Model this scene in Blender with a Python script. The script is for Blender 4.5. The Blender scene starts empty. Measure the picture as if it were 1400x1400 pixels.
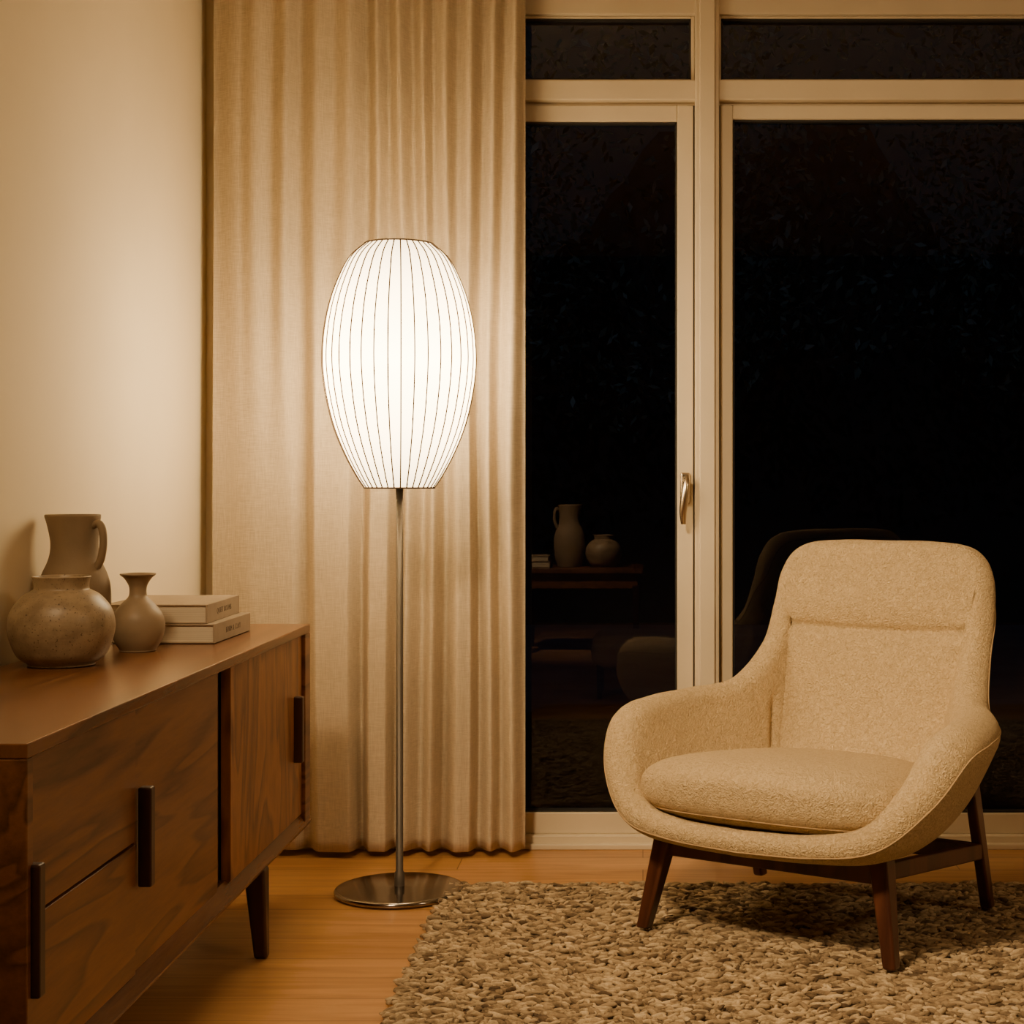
import bpy, math, random
import numpy as np
from mathutils import Vector, Matrix
random.seed(7); rng=np.random.default_rng(7)
F=2200.0; PX=879.0; PY=660.0; H=1.0
def WX(px,Y): return (px-PX)*Y/F
def WZ(py,Y): return H-(py-PY)*Y/F
scene=bpy.context.scene
# ---------------------------------------------------------------- helpers
def link(o,parent=None):
    scene.collection.objects.link(o)
    if parent is not None: o.parent=parent
    return o
def empty(name,loc=(0,0,0),rotz=0):
    o=bpy.data.objects.new(name,None); o.location=loc; o.rotation_euler=(0,0,rotz); o.empty_display_size=.1
    return link(o)
def mesh(name,verts,faces,mat,parent=None,smooth=False):
    me=bpy.data.meshes.new(name); me.from_pydata([tuple(v) for v in verts],[],[tuple(f) for f in faces]); me.update()
    if smooth: me.polygons.foreach_set('use_smooth',[True]*len(me.polygons))
    if mat: me.materials.append(mat)
    return link(bpy.data.objects.new(name,me),parent)
def bevel(o,w,seg=2):
    m=o.modifiers.new('bevel','BEVEL'); m.width=w; m.segments=seg; m.limit_method='ANGLE'; m.angle_limit=math.radians(40)
    return o
def box(name,x0,x1,y0,y1,z0,z1,mat,parent=None,bev=0,seg=2):
    v=[(x,y,z) for z in (z0,z1) for y in (y0,y1) for x in (x0,x1)]
    f=[(0,2,3,1),(4,5,7,6),(0,1,5,4),(2,6,7,3),(0,4,6,2),(1,3,7,5)]
    o=mesh(name,v,f,mat,parent)
    if bev: bevel(o,bev,seg)
    return o
def taper(name,p0,p1,a0,b0,a1,b1,mat,parent=None,bev=.004):
    v=[]
    for p,a,b in((p0,a0,b0),(p1,a1,b1)):
        for sx,sy in((-1,-1),(1,-1),(1,1),(-1,1)): v.append((p[0]+sx*a/2,p[1]+sy*b/2,p[2]))
    f=[(0,1,2,3),(7,6,5,4)]+[(i,i+4,(i+1)%4+4,(i+1)%4) for i in range(4)]
    o=mesh(name,v,f,mat,parent)
    me=o.data
    import bmesh
    bm=bmesh.new(); bm.from_mesh(me); bmesh.ops.recalc_face_normals(bm,faces=bm.faces); bm.to_mesh(me); bm.free()
    if bev: bevel(o,bev,3)
    return o
def catmull(pts,n):
    pts=np.array(pts,float); P=np.vstack([2*pts[0]-pts[1],pts,2*pts[-1]-pts[-2]])
    out=[]; m=len(pts)-1
    for k in range(n):
        s=k/(n-1)*m; i=min(int(s),m-1); t=s-i
        p0,p1,p2,p3=P[i],P[i+1],P[i+2],P[i+3]
        out.append(.5*((2*p1)+(-p0+p2)*t+(2*p0-5*p1+4*p2-p3)*t*t+(-p0+3*p1-3*p2+p3)*t**3))
    return np.array(out)
def lathe(name,prof,cx,cy,mat,parent=None,seg=72,n=None,smooth=True,spout=None):
    pr=catmull(prof,n) if n else np.array(prof,float)
    v=[];f=[]
    for r,z in pr:
        r=max(r,1e-4)
        for k in range(seg):
            a=2*math.pi*k/seg; rr=r
            if spout: rr=spout(a,r,z)
            v.append((cx+rr*math.cos(a),cy+rr*math.sin(a),z))
    for i in range(len(pr)-1):
        for k in range(seg):
            k2=(k+1)%seg
            f.append((i*seg+k,i*seg+k2,(i+1)*seg+k2,(i+1)*seg+k))
    return mesh(name,v,f,mat,parent,smooth)
def tube(name,pts,r,mat,parent=None,cyc=False,res=4):
    c=bpy.data.curves.new(name,'CURVE'); c.dimensions='3D'; c.bevel_depth=r; c.bevel_resolution=res
    for pl in pts:
        s=c.splines.new('POLY'); s.points.add(len(pl)-1)
        for i,p in enumerate(pl): s.points[i].co=(p[0],p[1],p[2],1)
        s.use_cyclic_u=cyc
    c.materials.append(mat)
    return link(bpy.data.objects.new(name,c),parent)
# ---------------------------------------------------------------- materials
class M:
    def __init__(s,name,rough=.5,**kw):
        s.m=bpy.data.materials.new(name); s.m.use_nodes=True; s.nt=s.m.node_tree; s.n=s.nt.nodes
        s.b=s.n['Principled BSDF']; s.b.inputs['Roughness'].default_value=rough
        for k,v in kw.items(): s.b.inputs[k.replace('_',' ')].default_value=v
        s.tc=None
    def coord(s,scale=(1,1,1),rot=(0,0,0)):
        if not s.tc: s.tc=s.n.new('ShaderNodeTexCoord')
        mp=s.n.new('ShaderNodeMapping'); mp.inputs['Scale'].default_value=scale; mp.inputs['Rotation'].default_value=rot
        s.nt.links.new(s.tc.outputs['Object'],mp.inputs[0]); return mp.outputs[0]
    def noise(s,co,scale,detail=4,rough=.5,dist=0):
        t=s.n.new('ShaderNodeTexNoise'); t.inputs['Scale'].default_value=scale; t.inputs['Detail'].default_value=detail
        t.inputs['Roughness'].default_value=rough; t.inputs['Distortion'].default_value=dist
        s.nt.links.new(co,t.inputs['Vector']); return t.outputs['Fac']
    def ramp(s,fac,stops):
        r=s.n.new('ShaderNodeValToRGB'); e=r.color_ramp.elements
        while len(e)<len(stops): e.new(.5)
        for el,(p,c) in zip(e,stops): el.position=p; el.color=(*c,1)
        s.nt.links.new(fac,r.inputs[0]); return r.outputs[0]
    def math(s,op,a,b=None):
        t=s.n.new('ShaderNodeMath'); t.operation=op
        for i,x in enumerate((a,b)):
            if x is None: continue
            if isinstance(x,(int,float)): t.inputs[i].default_value=x
            else: s.nt.links.new(x,t.inputs[i])
        return t.outputs[0]
    def mix(s,a,b,fac,mode='MIX'):
        t=s.n.new('ShaderNodeMix'); t.data_type='RGBA'; t.blend_type=mode
        for i,x in ((0,fac),(6,a),(7,b)):
            if isinstance(x,(int,float)): t.inputs[i].default_value=x
            elif isinstance(x,tuple): t.inputs[i].default_value=(*x,1)
            else: s.nt.links.new(x,t.inputs[i])
        return t.outputs[2]
    def color(s,c):
        if isinstance(c,tuple): s.b.inputs['Base Color'].default_value=(*c,1)
        else: s.nt.links.new(c,s.b.inputs['Base Color'])
    def bump(s,h,strength=.3,dist=.01):
        t=s.n.new('ShaderNodeBump'); t.inputs['Strength'].default_value=strength; t.inputs['Distance'].default_value=dist
        s.nt.links.new(h,t.inputs['Height']); s.nt.links.new(t.outputs[0],s.b.inputs['Normal'])
def plain(name,c,rough=.5,var=.12,sc=8,bump=0,bsc=60,bdist=.003,**kw):
    m=M(name,rough,**kw); co=m.coord()
    n=m.noise(co,sc,5)
    lo=tuple(x*(1-var) for x in c); hi=tuple(min(1,x*(1+var)) for x in c)
    m.color(m.ramp(n,[(.3,lo),(.7,hi)]))
    if bump: m.bump(m.noise(co,bsc,6,.6),bump,bdist)
    return m.m
def wood(name,dark,mid,light,scale=(1,.12,1),rough=.38,rings=9,fib=1.0):
    m=M(name,rough); co=m.coord(scale)
    n=m.noise(co,3.2,3,.5,.6)
    s=m.math('FRACT',m.math('MULTIPLY',n,rings*1.5))
    co2=m.coord(tuple(x*1.0 for x in scale)); fi=m.noise(co2,60*fib,6,.7)
    c1=m.ramp(s,[(0,light),(.55,mid),(.86,dark),(1,light)])
    c2=m.ramp(fi,[(.3,dark),(.7,light)])
    c=m.mix(c1,c2,.38); m.color(c)
    m.bump(fi,.12,.002); return m.m
m_wall=plain('wall_plaster',(.86,.74,.53),.85,.03,3,.15,90,.002)
m_ceil=plain('ceiling_paint',(.6,.52,.4),.9,.03)
m_frame=plain('window_frame_paint',(.70,.60,.44),.5,.04,5)
m_dark=plain('shadow_gap_rubber',(.02,.017,.015),.7)
# plank floor
mf=M('oak_plank_floor',.33); co=mf.coord((1,1,1))
br=mf.n.new('ShaderNodeTexBrick'); br.offset=.37; br.inputs['Scale'].default_value=1; br.inputs['Brick Width'].default_value=1.3; br.inputs['Row Height'].default_value=.13
br.inputs['Mortar Size'].default_value=.0012; br.inputs['Color1'].default_value=(.68,.37,.15,1); br.inputs['Color2'].default_value=(.54,.275,.10,1); br.inputs['Mortar'].default_value=(.2,.09,.03,1)
mf.nt.links.new(co,br.inputs['Vector'])
g=mf.noise(mf.coord((.25,3,1)),7,8,.6,1.2); gr=mf.ramp(g,[(.3,(.55,.48,.42)),(.7,(1.0,1.0,1.0))])
mf.color(mf.mix(br.outputs['Color'],gr,.85,'MULTIPLY')); mf.bump(g,.05,.002); m_floor=mf.m
m_teak=wood('walnut_veneer',(.070,.026,.009),(.20,.078,.027),(.29,.122,.044),(1.3,.16,1.6),.34,6)
m_teaktop=wood('walnut_top_veneer',(.080,.029,.010),(.165,.066,.022),(.235,.097,.034),(2.2,.10,1),.27,4)
m_doorv=wood('walnut_door_veneer',(.10,.037,.013),(.29,.12,.042),(.41,.178,.066),(1,1.2,.35),.36,7)
m_teakd=wood('dark_walnut',(.02,.008,.004),(.045,.017,.009),(.07,.026,.013),(1,1,.15),.35,4)
m_chairleg=wood('chair_leg_walnut',(.035,.010,.005),(.085,.026,.013),(.12,.04,.02),(1,1,.12),.32,4)
# linen
ml=M('linen_curtain',.9); co=ml.coord()
wv=ml.noise(ml.coord((40,40,900)),1,2,.5); wh=ml.noise(ml.coord((700,700,25)),1,2,.5); big=ml.noise(co,2.5,3)
th=ml.mix(wv,wh,.5)
c=ml.ramp(th,[(.35,(.62,.50,.345)),(.65,(.85,.715,.52))]); c=ml.mix(c,ml.ramp(big,[(.3,(.9,.9,.9)),(.7,(1,1,1))]),1.0,'MULTIPLY')
ml.color(c); ml.bump(th,.45,.003)
tr=ml.n.new('ShaderNodeBsdfTranslucent'); ml.nt.links.new(c,tr.inputs[0]); mx=ml.n.new('ShaderNodeMixShader'); mx.inputs[0].default_value=.2
ml.nt.links.new(ml.b.outputs[0],mx.inputs[1]); ml.nt.links.new(tr.outputs[0],mx.inputs[2]); ml.nt.links.new(mx.outputs[0],ml.n['Material Output'].inputs[0]); m_linen=ml.m
# boucle
mb=M('boucle_wool',.95,Sheen_Weight=.05); co=mb.coord()
n1=mb.noise(co,120,3,.6,1.6); n2=mb.noise(co,300,3,.6)
hh=mb.math('ADD',n1,mb.math('MULTIPLY',n2,.5))
mb.color(mb.ramp(n1,[(.32,(.60,.425,.215)),(.52,(.77,.575,.32)),(.72,(.86,.67,.39))])); mb.bump(hh,1.0,.010); m_boucle=mb.m
m_seam=plain('boucle_seam',(.46,.32,.17),.95)
m_chrome=plain('polished_nickel',(.34,.31,.285),.14,.03,Metallic=1.0)
m_pole=plain('brushed_nickel',(.15,.13,.11),.5,.03,Metallic=.75)
m_hand=plain('satin_nickel',(.62,.52,.40),.25,.03,Metallic=1.0)
# shade
ms=M('lamp_shade_polymer',.6); co=ms.coord()
ms.color((.9,.86,.78))
sep=ms.n.new('ShaderNodeSeparateXYZ'); ms.nt.links.new(ms.tc.outputs['Object'],sep.inputs[0])
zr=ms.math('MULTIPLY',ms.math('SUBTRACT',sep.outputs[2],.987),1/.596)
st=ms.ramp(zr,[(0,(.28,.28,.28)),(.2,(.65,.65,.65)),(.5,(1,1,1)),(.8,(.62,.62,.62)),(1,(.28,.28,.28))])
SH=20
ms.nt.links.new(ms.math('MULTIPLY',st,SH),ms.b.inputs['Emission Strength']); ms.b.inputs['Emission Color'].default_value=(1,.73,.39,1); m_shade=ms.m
m_rib=plain('shade_rib_wire',(.10,.06,.035),.6)
# ceramics
mc=M('speckled_stoneware',.42); co=mc.coord(); n=mc.noise(co,26,6,.6); sp=mc.noise(co,240,2)
c=mc.ramp(n,[(.35,(.22,.155,.09)),(.6,(.34,.25,.15))]); c=mc.mix(c,mc.ramp(sp,[(.30,(.35,.3,.25)),(.36,(1,1,1))]),1.0,'MULTIPLY'); mc.color(c); mc.bump(mc.noise(mc.coord((1,1,8)),14,4),.15,.003); m_cer1=mc.m
m_cer2=plain('matte_clay_glaze',(.24,.17,.10),.75,.12,12,.2,120,.002)
m_cer3=plain('taupe_glaze',(.28,.20,.12),.5,.10,14,.1,80,.002)
m_cover=plain('book_cloth',(.33,.25,.17),.75,.06,30,.2,400,.001)
mp_=M('book_pages',.9); mp_.color(mp_.ramp(mp_.noise(mp_.coord((2,2,900)),1,2),[(.3,(.45,.38,.28)),(.7,(.72,.63,.48))])); m_pages=mp_.m
m_ink=plain('spine_lettering',(.16,.12,.085),.8)
# rug yarn
mr=M('rug_yarn',.95); geo=mr.n.new('ShaderNodeNewGeometry')
c=mr.ramp(geo.outputs['Random Per Island'],[(0,(.15,.095,.05)),(.2,(.37,.265,.155)),(.6,(.56,.42,.25)),(1,(.74,.575,.36))])
pt=mr.noise(mr.coord((16,38,1)),1,4,.7); c=mr.mix(c,mr.ramp(pt,[(.38,(.38,.34,.30)),(.54,(1,1,1))]),.85,'MULTIPLY')
fn=mr.noise(mr.coord((1,1,1)),350,4,.7); c=mr.mix(c,mr.ramp(fn,[(.3,(.7,.7,.7)),(.7,(1,1,1))]),.8,'MULTIPLY'); mr.color(c); mr.bump(fn,.6,.003); m_yarn=mr.m
m_rugb=plain('rug_backing',(.13,.09,.055),.95,.3,90)
# glass (double pane reflectance)
mg=bpy.data.materials.new('window_glass'); mg.use_nodes=True; nt=mg.node_tree; nt.nodes.clear()
o=nt.nodes.new('ShaderNodeOutputMaterial'); mxx=nt.nodes.new('ShaderNodeMixShader'); t=nt.nodes.new('ShaderNodeBsdfTransparent'); gl=nt.nodes.new('ShaderNodeBsdfGlossy'); gl.inputs['Roughness'].default_value=.0
fr=nt.nodes.new('ShaderNodeFresnel'); fr.inputs[0].default_value=1.8; t.inputs[0].default_value=(.85,.88,.86,1)
nt.links.new(fr.outputs[0],mxx.inputs[0]); nt.links.new(t.outputs[0],mxx.inputs[1]); nt.links.new(gl.outputs[0],mxx.inputs[2]); nt.links.new(mxx.outputs[0],o.inputs[0])
m_glass=mg
m_patio=plain('patio_stone',(.05,.05,.055),.9,.3,3)
m_leaf=plain('night_foliage',(.05,.08,.06),.6,.5,4)
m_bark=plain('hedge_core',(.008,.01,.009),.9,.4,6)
# ---------------------------------------------------------------- room
XL=-1.2; XR=3.0; YB=-2.6; YW=4.44; ZC=2.62
box('floor',XL-.1,XR+.1,YB-.1,YW+.12,-.05,0,m_floor)
box('ceiling',XL-.1,XR+.1,YB-.1,YW+.12,ZC,ZC+.05,m_ceil)
box('wall_left',XL-.1,XL,YB-.1,YW+.12,0,ZC,m_wall)
box('wall_right',XR,XR+.1,YB-.1,YW+.12,0,ZC,m_wall)
m_rear=plain('rear_wall_darkened',(.12,.095,.07),.85,.05)  # wall colour darkened so its mirror image in the glass stays dim
box('wall_rear',XL,XR,YB-.1,YB,0,ZC,m_rear)
Yf=4.41
zt=WZ(20,Yf)
box('wall_window',XL,XR,YW-.02,YW+.12,zt+.10,ZC,m_wall)
box('trim_1',XL,-1.0,YW-.02,YW+.12,0,zt+.10,m_wall)
box('trim_2',2.3,XR,YW-.02,YW+.12,0,zt+.10,m_wall)
xA,xB=-1.0,2.3
post0,post1=WX(950,Yf),WX(983,Yf)
tr0,tr1=WZ(138,Yf),WZ(110,Yf)
box('trim_3',xA,xB,Yf-.005,YW+.08,zt,zt+.10,m_frame,None,.003)
box('trim_4',xA,xB,Yf-.012,YW+.08,tr0,tr1,m_frame,None,.004)
box('trim_5',post0,post1,Yf-.02,YW+.08,0.0,zt+.1,m_frame,None,.004)
box('trim_6',post0+.012,post1-.012,Yf-.03,Yf-.015,0.0,zt+.1,m_frame,None,.003)
box('baseboard_window',xA,xB,Yf-.012,YW+.08,0,WZ(1141,Yf),m_frame,None,.003)
box('trim_7',xA,xB,Yf-.03,Yf-.008,0,WZ(1151,Yf),m_frame,None,.003)
box('baseboard_left',XL,XL+.012,YB,4.40,0,.06,m_frame,None,.002)
def sash(name,x0,x1,z0,z1,sw,tw,bw,Y=4.43,beads=True):
    e=empty(name)
    box('stile_left',x0,x0+sw,Y-.01,Y+.05,z0,z1,m_frame,e,.003)
    box('stile_right',x1-sw,x1,Y-.01,Y+.05,z0,z1,m_frame,e,.003)
    box('rail_top',x0+sw,x1-sw,Y-.01,Y+.05,z1-tw,z1,m_frame,e,.003)
    box('rail_bottom',x0+sw,x1-sw,Y-.01,Y+.05,z0,z0+bw,m_frame,e,.003)
    g=.005
    box('gasket_l',x0+sw,x0+sw+g,Y+.0,Y+.02,z0+bw,z1-tw,m_dark,e); box('gasket_r',x1-sw-g,x1-sw,Y,Y+.02,z0+bw,z1-tw,m_dark,e)
    box('gasket_t',x0+sw,x1-sw,Y,Y+.02,z1-tw-g,z1-tw,m_dark,e); box('gasket_b',x0+sw,x1-sw,Y,Y+.02,z0+bw,z0+bw+g,m_dark,e)
    mesh('glass',[(x0+sw,Y+.02,z0+bw),(x1-sw,Y+.02,z0+bw),(x1-sw,Y+.02,z1-tw),(x0+sw,Y+.02,z1-tw)],[(0,1,2,3)],m_glass,e)
    return e
Yg=4.43
zb=WZ(1139,Yg)
gap=.004
d=sash('door_1',xA,post0-gap,zb,WZ(145,Yg),(945-923)*Yg/F,(167-145)*Yg/F,WZ(1110,Yg)-zb)
w=sash('window_1',post1+gap,xB,zb,WZ(145,Yg),(1003-986)*Yg/F,(164-145)*Yg/F,WZ(1111,Yg)-zb)
w2=sash('window_2',xA,post0,tr1,zt,.010,.006,.006)
w3=sash('window_3',post1,xB,tr1,zt,.006,.006,.006)
box('trim_8',xA,xB,Yg+.0,Yg+.05,WZ(145,Yg)+.002,tr0,m_frame)
box('trim_9',post0-gap,post0,Yg-.002,Yg+.05,zb,WZ(145,Yg),m_dark); box('trim_10',post1,post1+gap,Yg-.002,Yg+.05,zb,WZ(145,Yg),m_dark)
hx=WX(937,4.4); h=empty('door_handle'); h.parent=d
hz=lambda p:WZ(p,4.39)
box('rose',hx-.014,hx+.014,4.408,4.421,hz(690),hz(646),m_hand,h,.006)
tube('neck',[[(hx,4.42,hz(660)),(hx,4.375,hz(660))]],.010,m_hand,h)
pts=catmull([(hx+.004,4.378,hz(651)),(hx+.002,4.370,hz(662)),(hx-.003,4.366,hz(680)),(hx-.007,4.368,hz(700)),(hx-.006,4.372,hz(716))],20)
hd=tube('lever',[pts],.0095,m_hand,h)
sp=hd.data.splines[0]
for i,p in enumerate(sp.points): p.radius=.75+.45*math.sin(math.pi*min(1,i/19*1.0))
# ---------------------------------------------------------------- outside
box('patio_ground',-6,9,YW+.13,14,-.12,-.06,m_patio)
def leaves(name,cx,cy,cz,rx,ry,rz,n,mat):
    v=[];f=[]
    for i in range(n):
        th=rng.uniform(0,2*math.pi); ph=math.acos(rng.uniform(-1,1)); r=rng.uniform(.75,1.05)
        p=Vector((cx+rx*r*math.sin(ph)*math.cos(th),cy+ry*r*math.sin(ph)*math.sin(th),cz+rz*r*math.cos(ph)))
        a=Vector(rng.normal(size=3)).normalized(); b=a.cross(Vector(rng.normal(size=3))).normalized(); s=rng.uniform(.03,.06)
        k=len(v); v+=[p-a*s,p+b*s*.4,p+a*s,p-b*s*.4]; f.append((k,k+1,k+2,k+3))
    return mesh(name,v,f,mat)
hed=empty('garden_hedge')
for i in range(7):
    o_=leaves('foliage_%d'%i,-3+i*1.5,11+rng.uniform(-.4,.4),3.3+rng.uniform(-.5,.9),1.2,.7,1.5,2200,m_leaf); o_.parent=hed
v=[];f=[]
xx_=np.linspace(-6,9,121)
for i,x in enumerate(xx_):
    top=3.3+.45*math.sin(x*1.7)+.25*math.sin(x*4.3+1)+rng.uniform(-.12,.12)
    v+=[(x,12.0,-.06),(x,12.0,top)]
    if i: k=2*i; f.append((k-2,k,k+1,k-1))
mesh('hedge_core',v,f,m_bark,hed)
# ---------------------------------------------------------------- curtain
def smooth(a,b,x):
    t=np.clip((x-a)/(b-a),0,1); return t*t*(3-2*t)
cx0,cx1=WX(286,4.30),WX(717,4.29)
NX,NZ=520,90
V=[];Fc=[]
fold_px=[(288,0.0),(330,.6),(352,1.0),(372,.55),(392,1.1),(408,.2),(432,.95),(452,.5),(476,1.0),(497,0),(515,.9),(528,.15),(547,1),(563,.05),(581,.9),(592,.1),(612,.95),(626,.1),(646,1),(660,.1),(676,.85),(688,.2),(704,1),(717,.3)]
fold_px2=[(288,.2),(350,.5),(400,.55),(417,.1),(437,.85),(480,.95),(494,.0),(510,.8),(530,.85),(541,0),(556,.8),(574,.1),(590,.85),(604,.1),(625,.95),(640,.85),(650,.05),(668,.8),(680,.2),(698,.95),(717,.3)]
def foldf(lst,xs):
    ps=np.array([p for p,_ in lst],float); hs=np.array([q for _,q in lst])
    out=np.zeros_like(xs)
    for i in range(len(ps)-1):
        m=(xs>=ps[i])&(xs<=ps[i+1]); t=(xs[m]-ps[i])/(ps[i+1]-ps[i]); out[m]=hs[i]+(hs[i+1]-hs[i])*(.5-.5*np.cos(math.pi*t))
    return out
xs=np.linspace(288,717,NX)
ft=foldf(fold_px,xs); fb=foldf(fold_px2,xs)
for j in range(NZ+1):
    z=.018+(2.56-.018)*j/NZ
    w=float(smooth(.9,2.0,np.array(z)))
    f_=ft*w+fb*(1-w)
    shift=.006*np.sin(z*2.3+xs*.02)
    amp=.070-.020*w
    hem=.003 if z<.09 else 0
    for i in range(NX):
        X=cx0+(cx1-cx0)*i/(NX-1)+shift[i]*min(1,i/30,(NX-1-i)/30)
        V.append((X,4.345-amp*f_[i]-hem,z))
for j in range(NZ):
    for i in range(NX-1):
        a=j*NX+i; Fc.append((a,a+1,a+NX+1,a+NX))
cu=mesh('linen_curtain',V,Fc,m_linen,None,True)
so=cu.modifiers.new('thick','SOLIDIFY'); so.thickness=.002
tube('curtain_rail',[[(XL+.01,4.33,2.585),(2.3,4.33,2.585)]],.014,m_frame)
# ---------------------------------------------------------------- floor lamp
LX,LY=-.593,3.92
lamp=empty('floor_lamp')
lathe('base',[(0,0.001),(.150,.001),(.157,.004),(.158,.010),(.155,.014),(.148,.016),(.03,.017),(.013,.019),(.0,.02)],LX,LY,m_chrome,lamp,96)
lathe('pole',[(.0125,.017),(.0125,.05),(.0090,.055),(.0090,1.02),(0,1.02)],LX,LY,m_pole,lamp,32)
lathe('glow_blocker',[(.0,.989),(.070,.989),(.070,.991),(0,.991)],LX,LY,m_rib,lamp,48,smooth=False)  # disc added to keep the shade's inner glow off the pole
prof=[(47,667),(58,650),(73,622),(87,588),(96,555),(102,520),(104,488),(101,450),(93,412),(80,377),(66,352),(46,334)]
sc=LY/F
prof=[(a*sc,WZ(b,LY)) for a,b in prof]
pr=catmull(prof,60)
NR=36; seg=NR*6
def scal(a,r,z):
    u=(a/(2*math.pi)*NR)%1
    return r*(1-.010*math.sin(math.pi*u))
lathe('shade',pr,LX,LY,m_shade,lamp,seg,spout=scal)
ribs=[]
for k in range(NR):
    a=2*math.pi*k/NR; w=rng.uniform(-.01,.01)
    ribs.append([(LX+(r+.0006)*math.cos(a+w*math.sin((z-.99)/.6*math.pi)),LY+(r+.0006)*math.sin(a+w*math.sin((z-.99)/.6*math.pi)),z) for r,z in pr])
tube('shade_ribs',ribs,.0017,m_rib,lamp,res=2)
for nm,(r,z) in(('ring_top',pr[-1]),('ring_bottom',pr[0])):
    tube(nm,[[(LX+(r+.001)*math.cos(a),LY+(r+.001)*math.sin(a),z) for a in np.linspace(0,2*math.pi,73)[:-1]]],.002,m_rib,lamp,True)
# ---------------------------------------------------------------- sideboard
sb=empty('sideboard')
fx=-.795; bx=-1.18; y0=2.077; y1=3.844; zt_=.663; zb_=.1875
box('top',bx,fx,y0,y1,zt_-.02,zt_,m_teaktop,sb,.002)
box('end_panel_near',bx,fx,y0,y0+.022,zb_,zt_-.02,m_teak,sb,.002)
box('end_panel_far',bx,fx,y1-.055,y1,zb_,zt_-.02,m_teak,sb,.002)
box('bottom',bx,fx-.03,y0,y1,zb_,zb_+.025,m_teak,sb)
v=[(fx-.04,y0,zb_),(fx,y0,zb_),(fx+.003,y0,zb_+.008),(fx-.018,y0,zb_+.038),(fx-.04,y0,zb_+.038)]
v+=[(a,y1,c) for a,b,c in v]
mesh('bottom_rail',v,[(0,1,2,3,4),(9,8,7,6,5)]+[(i,i+5,(i+1)%5+5,(i+1)%5) for i in range(5)],m_teaktop,sb)
box('back_panel',bx,bx+.01,y0,y1,zb_,zt_-.02,m_teak,sb)
box('inner_carcass',bx+.02,fx-.05,y0+.02,y1-.03,zb_+.02,zt_-.03,m_teakd,sb)
def front(name,a,b,z0,z1,off,mat):
    return box(name,fx-off-.02,fx-off,a,b,z0,z1,mat,sb,.0015)
zl=zb_+.034; zh=zt_-.022
front('drawer_lower',y0+.024,2.548,zl,.427,.008,m_teak)
front('drawer_upper',y0+.024,2.548,.432,zh,.008,m_teak)
front('door_middle',2.556,3.062,zl,zh,.014,m_teak)
front('door_far',3.135,3.786,zl,zh,.008,m_doorv)
front('gap_shade',3.064,3.130,zl,zh,.030,m_teakd)  # dark panel stands in for the shade in the recess between doors
for i,(a,z0,z1) in enumerate(((2.100,.329,.503),(2.574,.355,.514),(3.712,.355,.507))):
    box('handle_%d'%i,fx-.010,fx+.012,a-.011,a+.011,z0,z1,m_teakd,sb,.003)
for i,(lx,ly) in enumerate(((-.815,3.39),(-.815,2.30),(-1.14,3.39),(-1.14,2.30))):
    taper('leg_%d'%i,(lx,ly,zb_+.002),(lx+(.012 if lx>-1 else -.012),ly+.0,.0),.046,.046,.028,.028,m_teakd,sb,.006)
# ---------------------------------------------------------------- ceramics & books
def round_vase(cx,cy,ZT,k,mat,name='round_vase'):
    P=[(0,0),(.055,0),(.060,.004),(.078,.018),(.091,.048),(.0950,.075),(.088,.104),(.069,.128),(.054,.137),(.049,.141),(.049,.152),(.051,.160),(.052,.163),(.049,.163),(.045,.150),(.045,.130),(.06,.10),(0,.05)]
    return lathe(name,[(r*k,ZT+z*k) for r,z in P],cx,cy,mat,None,96,120)
def make_jug(cx,cy,ZT,k,name,ang):
    jug=empty(name)
    def spo(a,r,z):
        q=max(0,math.cos(a-ang-math.pi))**6; t=max(0,min(1,((z-ZT)/k-.22)/.05)); return r*(1+.16*q*t) if r>.02*k else r
    P=[(0,0),(.048,0),(.055,.006),(.064,.04),(.069,.09),(.068,.130),(.062,.155),(.051,.180),(.046,.200),(.0455,.225),(.048,.255),(.050,.270),(.0475,.272),(.043,.255),(.041,.21),(.05,.16),(.055,.1),(0,.03)]
    lathe('jug_body',[(r*k,ZT+z*k) for r,z in P],cx,cy,m_cer2,jug,96,120,spout=spo)
    hp=catmull([(.046,0,.252),(.058,0,.256),(.067,0,.243),(.069,0,.215),(.064,0,.188),(.054,0,.170)],24)*k
    tube('jug_handle',[[(cx+p[0]*math.cos(ang-.35),cy+p[0]*math.sin(ang-.35),ZT+p[2]) for p in hp]],.0075*k,m_cer2,jug)
def bud_vase(cx,cy,ZT,k,mat,name='bud_vase'):
    P=[(0,0),(.032,0),(.036,.003),(.047,.022),(.0525,.045),(.049,.070),(.034,.092),(.020,.106),(.0165,.116),(.018,.130),(.026,.144),(.034,.151),(.035,.153),(.032,.153),(.015,.135),(.012,.115),(.03,.08),(0,.03)]
    return lathe(name,[(r*k,ZT+z*k) for r,z in P],cx,cy,mat,None,96,120)
ZT=zt_+.001
round_vase(-1.073,2.970,ZT,1.0,m_cer1)
make_jug(-1.125,3.185,ZT,1.0,'ceramic_jug',0)
bud_vase(-1.012,3.225,ZT,1.0,m_cer3)
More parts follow.
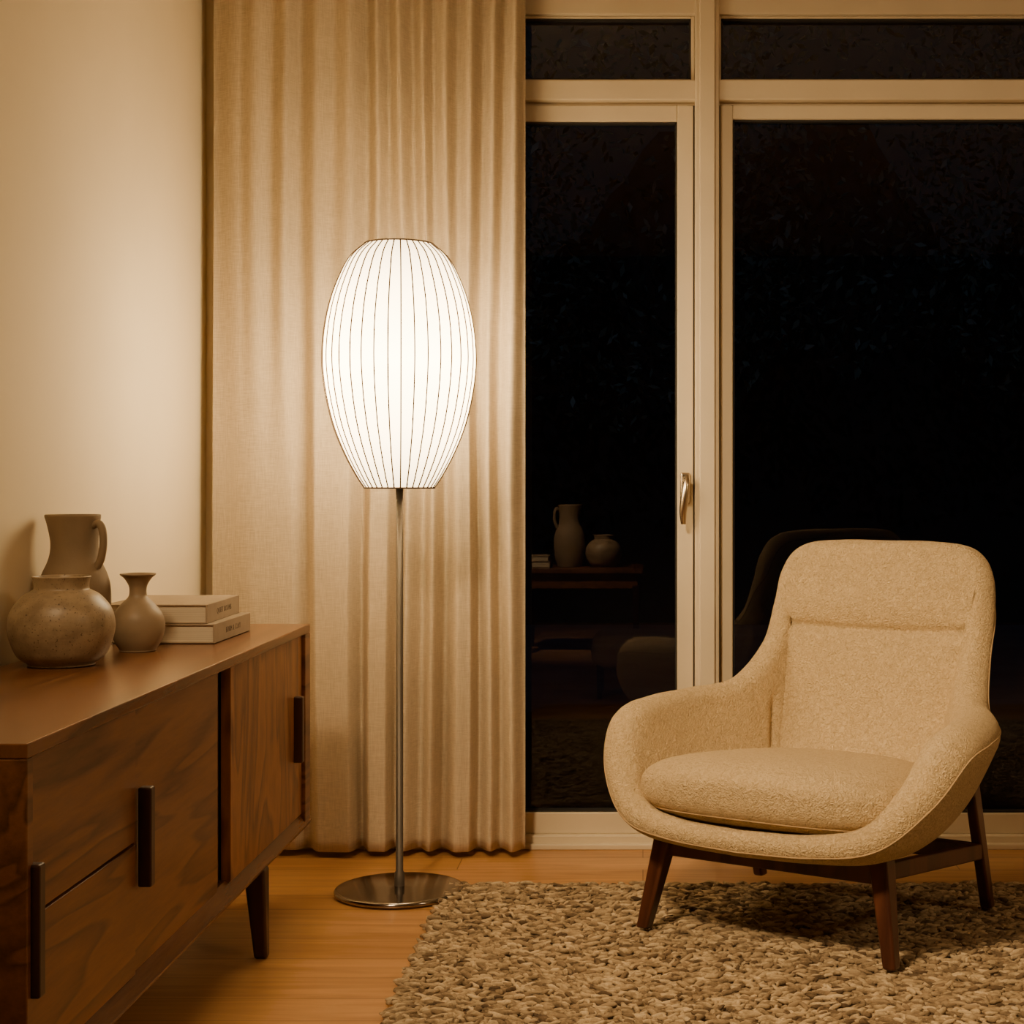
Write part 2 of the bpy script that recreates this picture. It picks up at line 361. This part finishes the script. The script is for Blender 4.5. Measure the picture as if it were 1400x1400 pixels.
def book(bk,i,x0,x1,ya,yb,z0,t,txt,rot):
    e=empty('book_%d'%i); e.parent=bk
    xm,ym=(x0+x1)/2,(ya+yb)/2
    e.location=(xm,ym,z0); e.rotation_euler=(0,0,rot)
    a,b=(x1-x0)/2,(yb-ya)/2
    box('cover_bottom',-a,a,-b,b,0.0,.003,m_cover,e,.001)
    box('cover_top',-a,a,-b,b,t-.003,t,m_cover,e,.001)
    box('spine',a-.003,a+.001,-b,b,0,t,m_cover,e,.001)
    box('pages',-a+.005,a-.004,-b+.004,b-.004,.003,t-.003,m_pages,e)
    if txt:
        c=bpy.data.curves.new('title','FONT'); c.body=txt; c.size=.017; c.align_x='CENTER'; c.align_y='CENTER'; c.extrude=.0002; c.space_character=1.2
        c.materials.append(m_ink); o=bpy.data.objects.new('title',c); link(o,e); o.location=(a+.0013,0,t/2); o.rotation_euler=(math.pi/2,0,math.pi/2)
bk=empty('book_stack')
book(bk,1,-1.115,-.895,3.36,3.665,ZT+.0005,.040,'FORM & CLAY',0)
book(bk,2,-1.13,-.915,3.365,3.655,ZT+.041,.040,'QUIET ROOMS',.02)
# ---------------------------------------------------------------- furniture behind the viewpoint (seen mirrored in the glass)
st_=empty('side_table')
box('table_top',-.72,.0,-.98,-.48,.47,.50,m_teaktop,st_,.004)
box('table_apron',-.69,-.03,-.95,-.51,.38,.47,m_teak,st_,.003)
for i,(a,b) in enumerate(((-.68,-.94),(-.04,-.94),(-.68,-.52),(-.04,-.52))): taper('leg_%d'%i,(a,b,.40),(a,b,0),.045,.045,.03,.03,m_teakd,st_)
make_jug(-.44,-.72,.501,1.35,'stoneware_pitcher',math.pi)
round_vase(-.235,-.70,.501,1.15,m_cer1,'clay_pot')
bk2=empty('magazine_stack')
book(bk2,1,-.68,-.55,-.85,-.58,.5015,.035,'',0); book(bk2,2,-.67,-.56,-.84,-.60,.537,.03,'',0)
ot=empty('ottoman')
box('cushion',-.24,.17,1.12,1.50,.14,.30,m_boucle,ot,.06,6)
for i,(a,b) in enumerate(((-.2,1.16),(.13,1.16),(-.2,1.46),(.13,1.46))): taper('leg_%d'%i,(a,b,.16),(a,b,0),.03,.03,.022,.022,m_chairleg,ot)
# ---------------------------------------------------------------- rug
rug=empty('wool_rug')
rx0,rx1,ry0,ry1=-.475,2.05,2.2,3.965
box('rug_base',rx0,rx1,ry0,ry1,.0,.007,m_rugb,rug)
import bmesh
bm=bmesh.new(); bmesh.ops.create_icosphere(bm,subdivisions=2,radius=1); bm.verts.ensure_lookup_table()
bv=np.array([v.co[:] for v in bm.verts]); bf=np.array([[v.index for v in f.verts] for f in bm.faces]); bm.free()
allv=[];allf=[];k=0
yy=ry0+.006; row=0
while yy<ry1:
    xx=rx0+ (row%2)*.009
    while xx<rx1:
        L=rng.uniform(.009,.021); W=rng.uniform(.0036,.0064); T=rng.uniform(.004,.0065)
        a=rng.normal(0,.42)+.35*math.sin(xx*9+yy*4); til=rng.normal(0,.22)
        v=bv*np.array([L,W,T]); 
        v[:,1]+= .6*W*np.sin(bv[:,0]*3+rng.uniform(0,6))
        ct,s2=math.cos(til),math.sin(til); v=v@np.array([[ct,0,s2],[0,1,0],[-s2,0,ct]])
        ca,sa=math.cos(a),math.sin(a); v=v@np.array([[ca,sa,0],[-sa,ca,0],[0,0,1]])
        v+=np.array([xx+rng.uniform(-.006,.006),yy+rng.uniform(-.004,.004),.0095+.003*math.sin(xx*70+3*math.sin(yy*31))*math.sin(yy*190+2*math.sin(xx*23))+rng.uniform(-.003,.003)])
        allv.append(v); allf.append(bf+k); k+=len(bv)
        xx+=.0185
    yy+=.0095; row+=1
allv=np.vstack(allv); allf=np.vstack(allf)
allv[:,2]=np.clip(allv[:,2],.001,.021)
me=bpy.data.meshes.new('rug_pile'); me.vertices.add(len(allv)); me.vertices.foreach_set('co',allv.ravel())
me.loops.add(len(allf)*3); me.polygons.add(len(allf)); me.loops.foreach_set('vertex_index',allf.ravel().astype(np.int32))
me.polygons.foreach_set('loop_start',np.arange(0,len(allf)*3,3,dtype=np.int32)); me.polygons.foreach_set('use_smooth',np.ones(len(allf),dtype=bool))
me.update(calc_edges=True); me.materials.append(m_yarn); link(bpy.data.objects.new('rug_pile',me),rug)
# ---------------------------------------------------------------- armchair
ch=empty('lounge_armchair',(.396,3.62,0),-math.atan2(.527,.85))
R=[(0,.385,.822),(.12,.385,.822),(.208,.380,.812),(.242,.368,.768),(.252,.345,.69),(.258,.290,.585),(.290,.17,.488),(.354,.04,.462),(.378,-.09,.455),(.377,-.195,.438),(.346,-.270,.362),(.275,-.332,.288),(.16,-.362,.266),(0,-.370,.260)]
Hp=[(0,.25,.30),(.10,.25,.30),(.165,.25,.30),(.205,.246,.30),(.226,.232,.29),(.232,.195,.28),(.245,.115,.27),(.268,.02,.262),(.288,-.07,.260),(.302,-.16,.258),(.294,-.240,.256),(.245,-.30,.252),(.14,-.330,.248),(0,-.337,.245)]
TH=[.036,.036,.036,.036,.036,.038,.045,.052,.054,.053,.044,.033,.027,.026]
def sm(l,n): return catmull([(x,0,0) if np.isscalar(x) else x for x in l],n)
nh=130
Rr,Hh,Tt=sm(R,nh),sm(Hp,nh),sm(TH,nh)[:,0]
ss=np.linspace(0,13,nh)
def mirror(A): 
    B=A[1:-1][::-1].copy(); B[:,0]*=-1; return np.vstack([A,B])
Rr=mirror(Rr); Hh=mirror(Hh); Tt=np.concatenate([Tt,Tt[1:-1][::-1]]); ss=np.concatenate([ss,ss[1:-1][::-1]])
NT=len(Rr); NJ=180
C=np.array([0,-.04,.258])
tt=np.linspace(.18,1,NJ)[None,:,None]
c0=C[None,None,:]; h0=Hh[:,None,:]; r0=Rr[:,None,:]
h1=h0*.88+r0*.12
mid=(1-tt)**3*c0+3*(1-tt)**2*tt*h0+3*(1-tt)*tt**2*h1+tt**3*r0
dj=np.gradient(mid,axis=1); di=(np.roll(mid,-1,0)-np.roll(mid,1,0))
N=np.cross(dj,di); N/=np.linalg.norm(N,axis=2,keepdims=True)+1e-9
if N[NT//2,5,2]<0: N=-N
for _ in range(16): N=(np.roll(N,1,0)+N*2+np.roll(N,-1,0)); N/=np.linalg.norm(N,axis=2,keepdims=True)
half=Tt[:,None]*np.ones((1,NJ))
u,v_,z=mid[...,0],mid[...,1],mid[...,2]
au=np.abs(u)
back=smooth(.12,.24,v_)*(1-smooth(.06,.27,au))
zc=.648-.010*(1-(u/.25)**2)
bc=smooth(.12,.24,v_)*(1-smooth(.236,.256,au))
extra=back*(.011*smooth(-.002,.06,z-zc)*(1-.6*smooth(.07,.2,z-zc))+ .010*np.exp(-((z-zc+.13)/.10)**2)) -bc*(.011*np.exp(-((z-zc)/.007)**2)+.006*np.exp(-((z-zc)/.022)**2))
extra-= .013*np.exp(-((ss[:,None]-5.35)/.12)**2)*smooth(.30,.36,z)*(1-smooth(.44,.50,z))
inner=mid+N*(half+extra)[...,None]; outer=mid-N*half[...,None]
rt=np.roll(Rr,-1,0)-np.roll(Rr,1,0); rt/=np.linalg.norm(rt,axis=1,keepdims=True)
cd=np.cross(N[:,-1],rt); cd/=np.linalg.norm(cd,axis=1,keepdims=True)
tn=dj[:,-1]; sg=np.sign(np.sum(cd*tn,axis=1,keepdims=True)); s0=np.sign(sg.sum()); cd*=s0
for _ in range(4): cd=(np.roll(cd,1,0)+cd*2+np.roll(cd,-1,0)); cd/=np.linalg.norm(cd,axis=1,keepdims=True)
rings=[inner[:,j] for j in range(NJ)]
ei=(half+extra)[:,-1]; eo=half[:,-1]
for k in range(1,12):
    a=math.pi*k/12; ca=math.cos(a); rad=np.where(ca>0,ei,eo)[:,None]
    rings.append(mid[:,-1]+N[:,-1]*rad*ca+cd*((ei+eo)/2)[:,None]*math.sin(a)*.95)
rings+= [outer[:,j] for j in range(NJ-1,-1,-1)]
Vv=np.vstack([np.array([r for r in rings]).reshape(-1,3),inner[:,0].mean(0)[None],outer[:,0].mean(0)[None]])
nr=len(rings); ff=[]
for j in range(nr-1):
    for i in range(NT):
        i2=(i+1)%NT; ff.append((j*NT+i,j*NT+i2,(j+1)*NT+i2,(j+1)*NT+i))
for i in range(NT):
    i2=(i+1)%NT; ff.append((nr*NT,i2,i)); ff.append((nr*NT+1,(nr-1)*NT+i,(nr-1)*NT+i2))
mesh('shell',Vv,ff,m_boucle,ch,True)
seamp=rings[NJ+9]+0.0
tube('shell_seam',[[tuple(p) for p in seamp]],.0018,m_seam,ch,True,2)
def spw(x,e): return math.copysign(abs(x)**e,x)
V=[];Fq=[]; na,nb=120,60; seam=[]
def cush(ph,ps):
    r=abs(math.cos(ps))**.42; zz=spw(math.sin(ps),.8)
    uu=.322*spw(math.cos(ph),.60)*r; vv=.308*spw(math.sin(ph),.62)*r
    uu*=1-.26*(vv/.305) if vv>0 else 1-.03*(vv/.305)
    zz2=zz*(.068 if zz>0 else .070)
    return (uu,-.072+vv,.318+zz2-.09*vv+ (0.014*(1-(uu/.32)**2) if zz>0 else 0))
for b in range(nb+1):
    for a in range(na): V.append(cush(2*math.pi*a/na,-math.pi/2+math.pi*b/nb))
for b in range(nb):
    for a in range(na):
        a2=(a+1)%na; Fq.append((b*na+a,b*na+a2,(b+1)*na+a2,(b+1)*na+a))
mesh('seat_cushion',V,Fq,m_boucle,ch,True)
tube('cushion_seam',[[cush(2*math.pi*a/240,-.50) for a in range(240)]],.0018,m_seam,ch,True,2)
zf=.0225
for i,s in enumerate((-1,1)):
    taper('leg_front_%d'%i,(s*.252,-.235,.245),(s*.292,-.275,zf),.042,.050,.028,.031,m_chairleg,ch,.006)
    taper('leg_back_%d'%i,(s*.292,.145,.42),(s*.294,.280,zf),.024,.050,.027,.031,m_chairleg,ch,.006)
    v=[]
    for (uu,vv,zz) in((s*.262,-.22,.205),(s*.294,.215,.165)):
        for da,dz in((-.011,-.018),(.011,-.018),(.011,.018),(-.011,.018)): v.append((uu+da,vv,zz+dz))
    bevel(mesh('side_rail_%d'%i,v,[(0,1,2,3),(7,6,5,4)]+[(q,q+4,(q+1)%4+4,(q+1)%4) for q in range(4)],m_chairleg,ch),.003)
box('front_rail',-.25,.25,-.25,-.222,.180,.221,m_chairleg,ch,.004)
box('back_rail',-.290,.290,.19,.215,.145,.185,m_chairleg,ch,.004)
box('seat_support',-.20,.20,-.22,.20,.205,.222,m_chairleg,ch,.003)
# ---------------------------------------------------------------- lights
def area(name,loc,target,size,power,col,spread=180):
    l=bpy.data.lights.new(name,'AREA'); l.shape='DISK'; l.size=size; l.energy=power; l.color=col; l.spread=math.radians(spread)
    o=bpy.data.objects.new(name,l); link(o); o.location=loc
    o.rotation_euler=(Vector(target)-Vector(loc)).to_track_quat('-Z','Y').to_euler(); return o
area('chair_fill',(-.93,1.3,2.5),(.75,3.55,.4),.4,22,(1,.70,.38),75)  # added off-screen fill to brighten the chair, no actual fixture
area('right_fill',(2.6,1.4,2.4),(-.1,3.3,.3),.5,6,(1,.69,.37),110)  # added fill from the right for sideboard and rug, not a fixture
area('table_fill',(-.95,.5,2.1),(-.35,-.7,.55),.2,8,(1,.7,.4),50)  # added fill so the table's vases show up in the glass
l=bpy.data.lights.new('moonlight','SUN'); l.energy=.2; l.color=(.45,.6,1); o=bpy.data.objects.new('moonlight',l); link(o); o.rotation_euler=(math.radians(50),0,math.radians(-15))
w=bpy.data.worlds.new('night'); scene.world=w; w.use_nodes=True; w.node_tree.nodes['Background'].inputs[0].default_value=(.35,.42,.6,1); w.node_tree.nodes['Background'].inputs[1].default_value=.008
# ---------------------------------------------------------------- camera
cam=bpy.data.cameras.new('camera'); cam.sensor_width=36; cam.lens=F/1400*36; cam.shift_x=-179/1400; cam.shift_y=-40/1400; cam.clip_start=.05
co_=bpy.data.objects.new('camera',cam); link(co_); co_.location=(0,0,1); co_.rotation_euler=(math.pi/2,0,0); scene.camera=co_
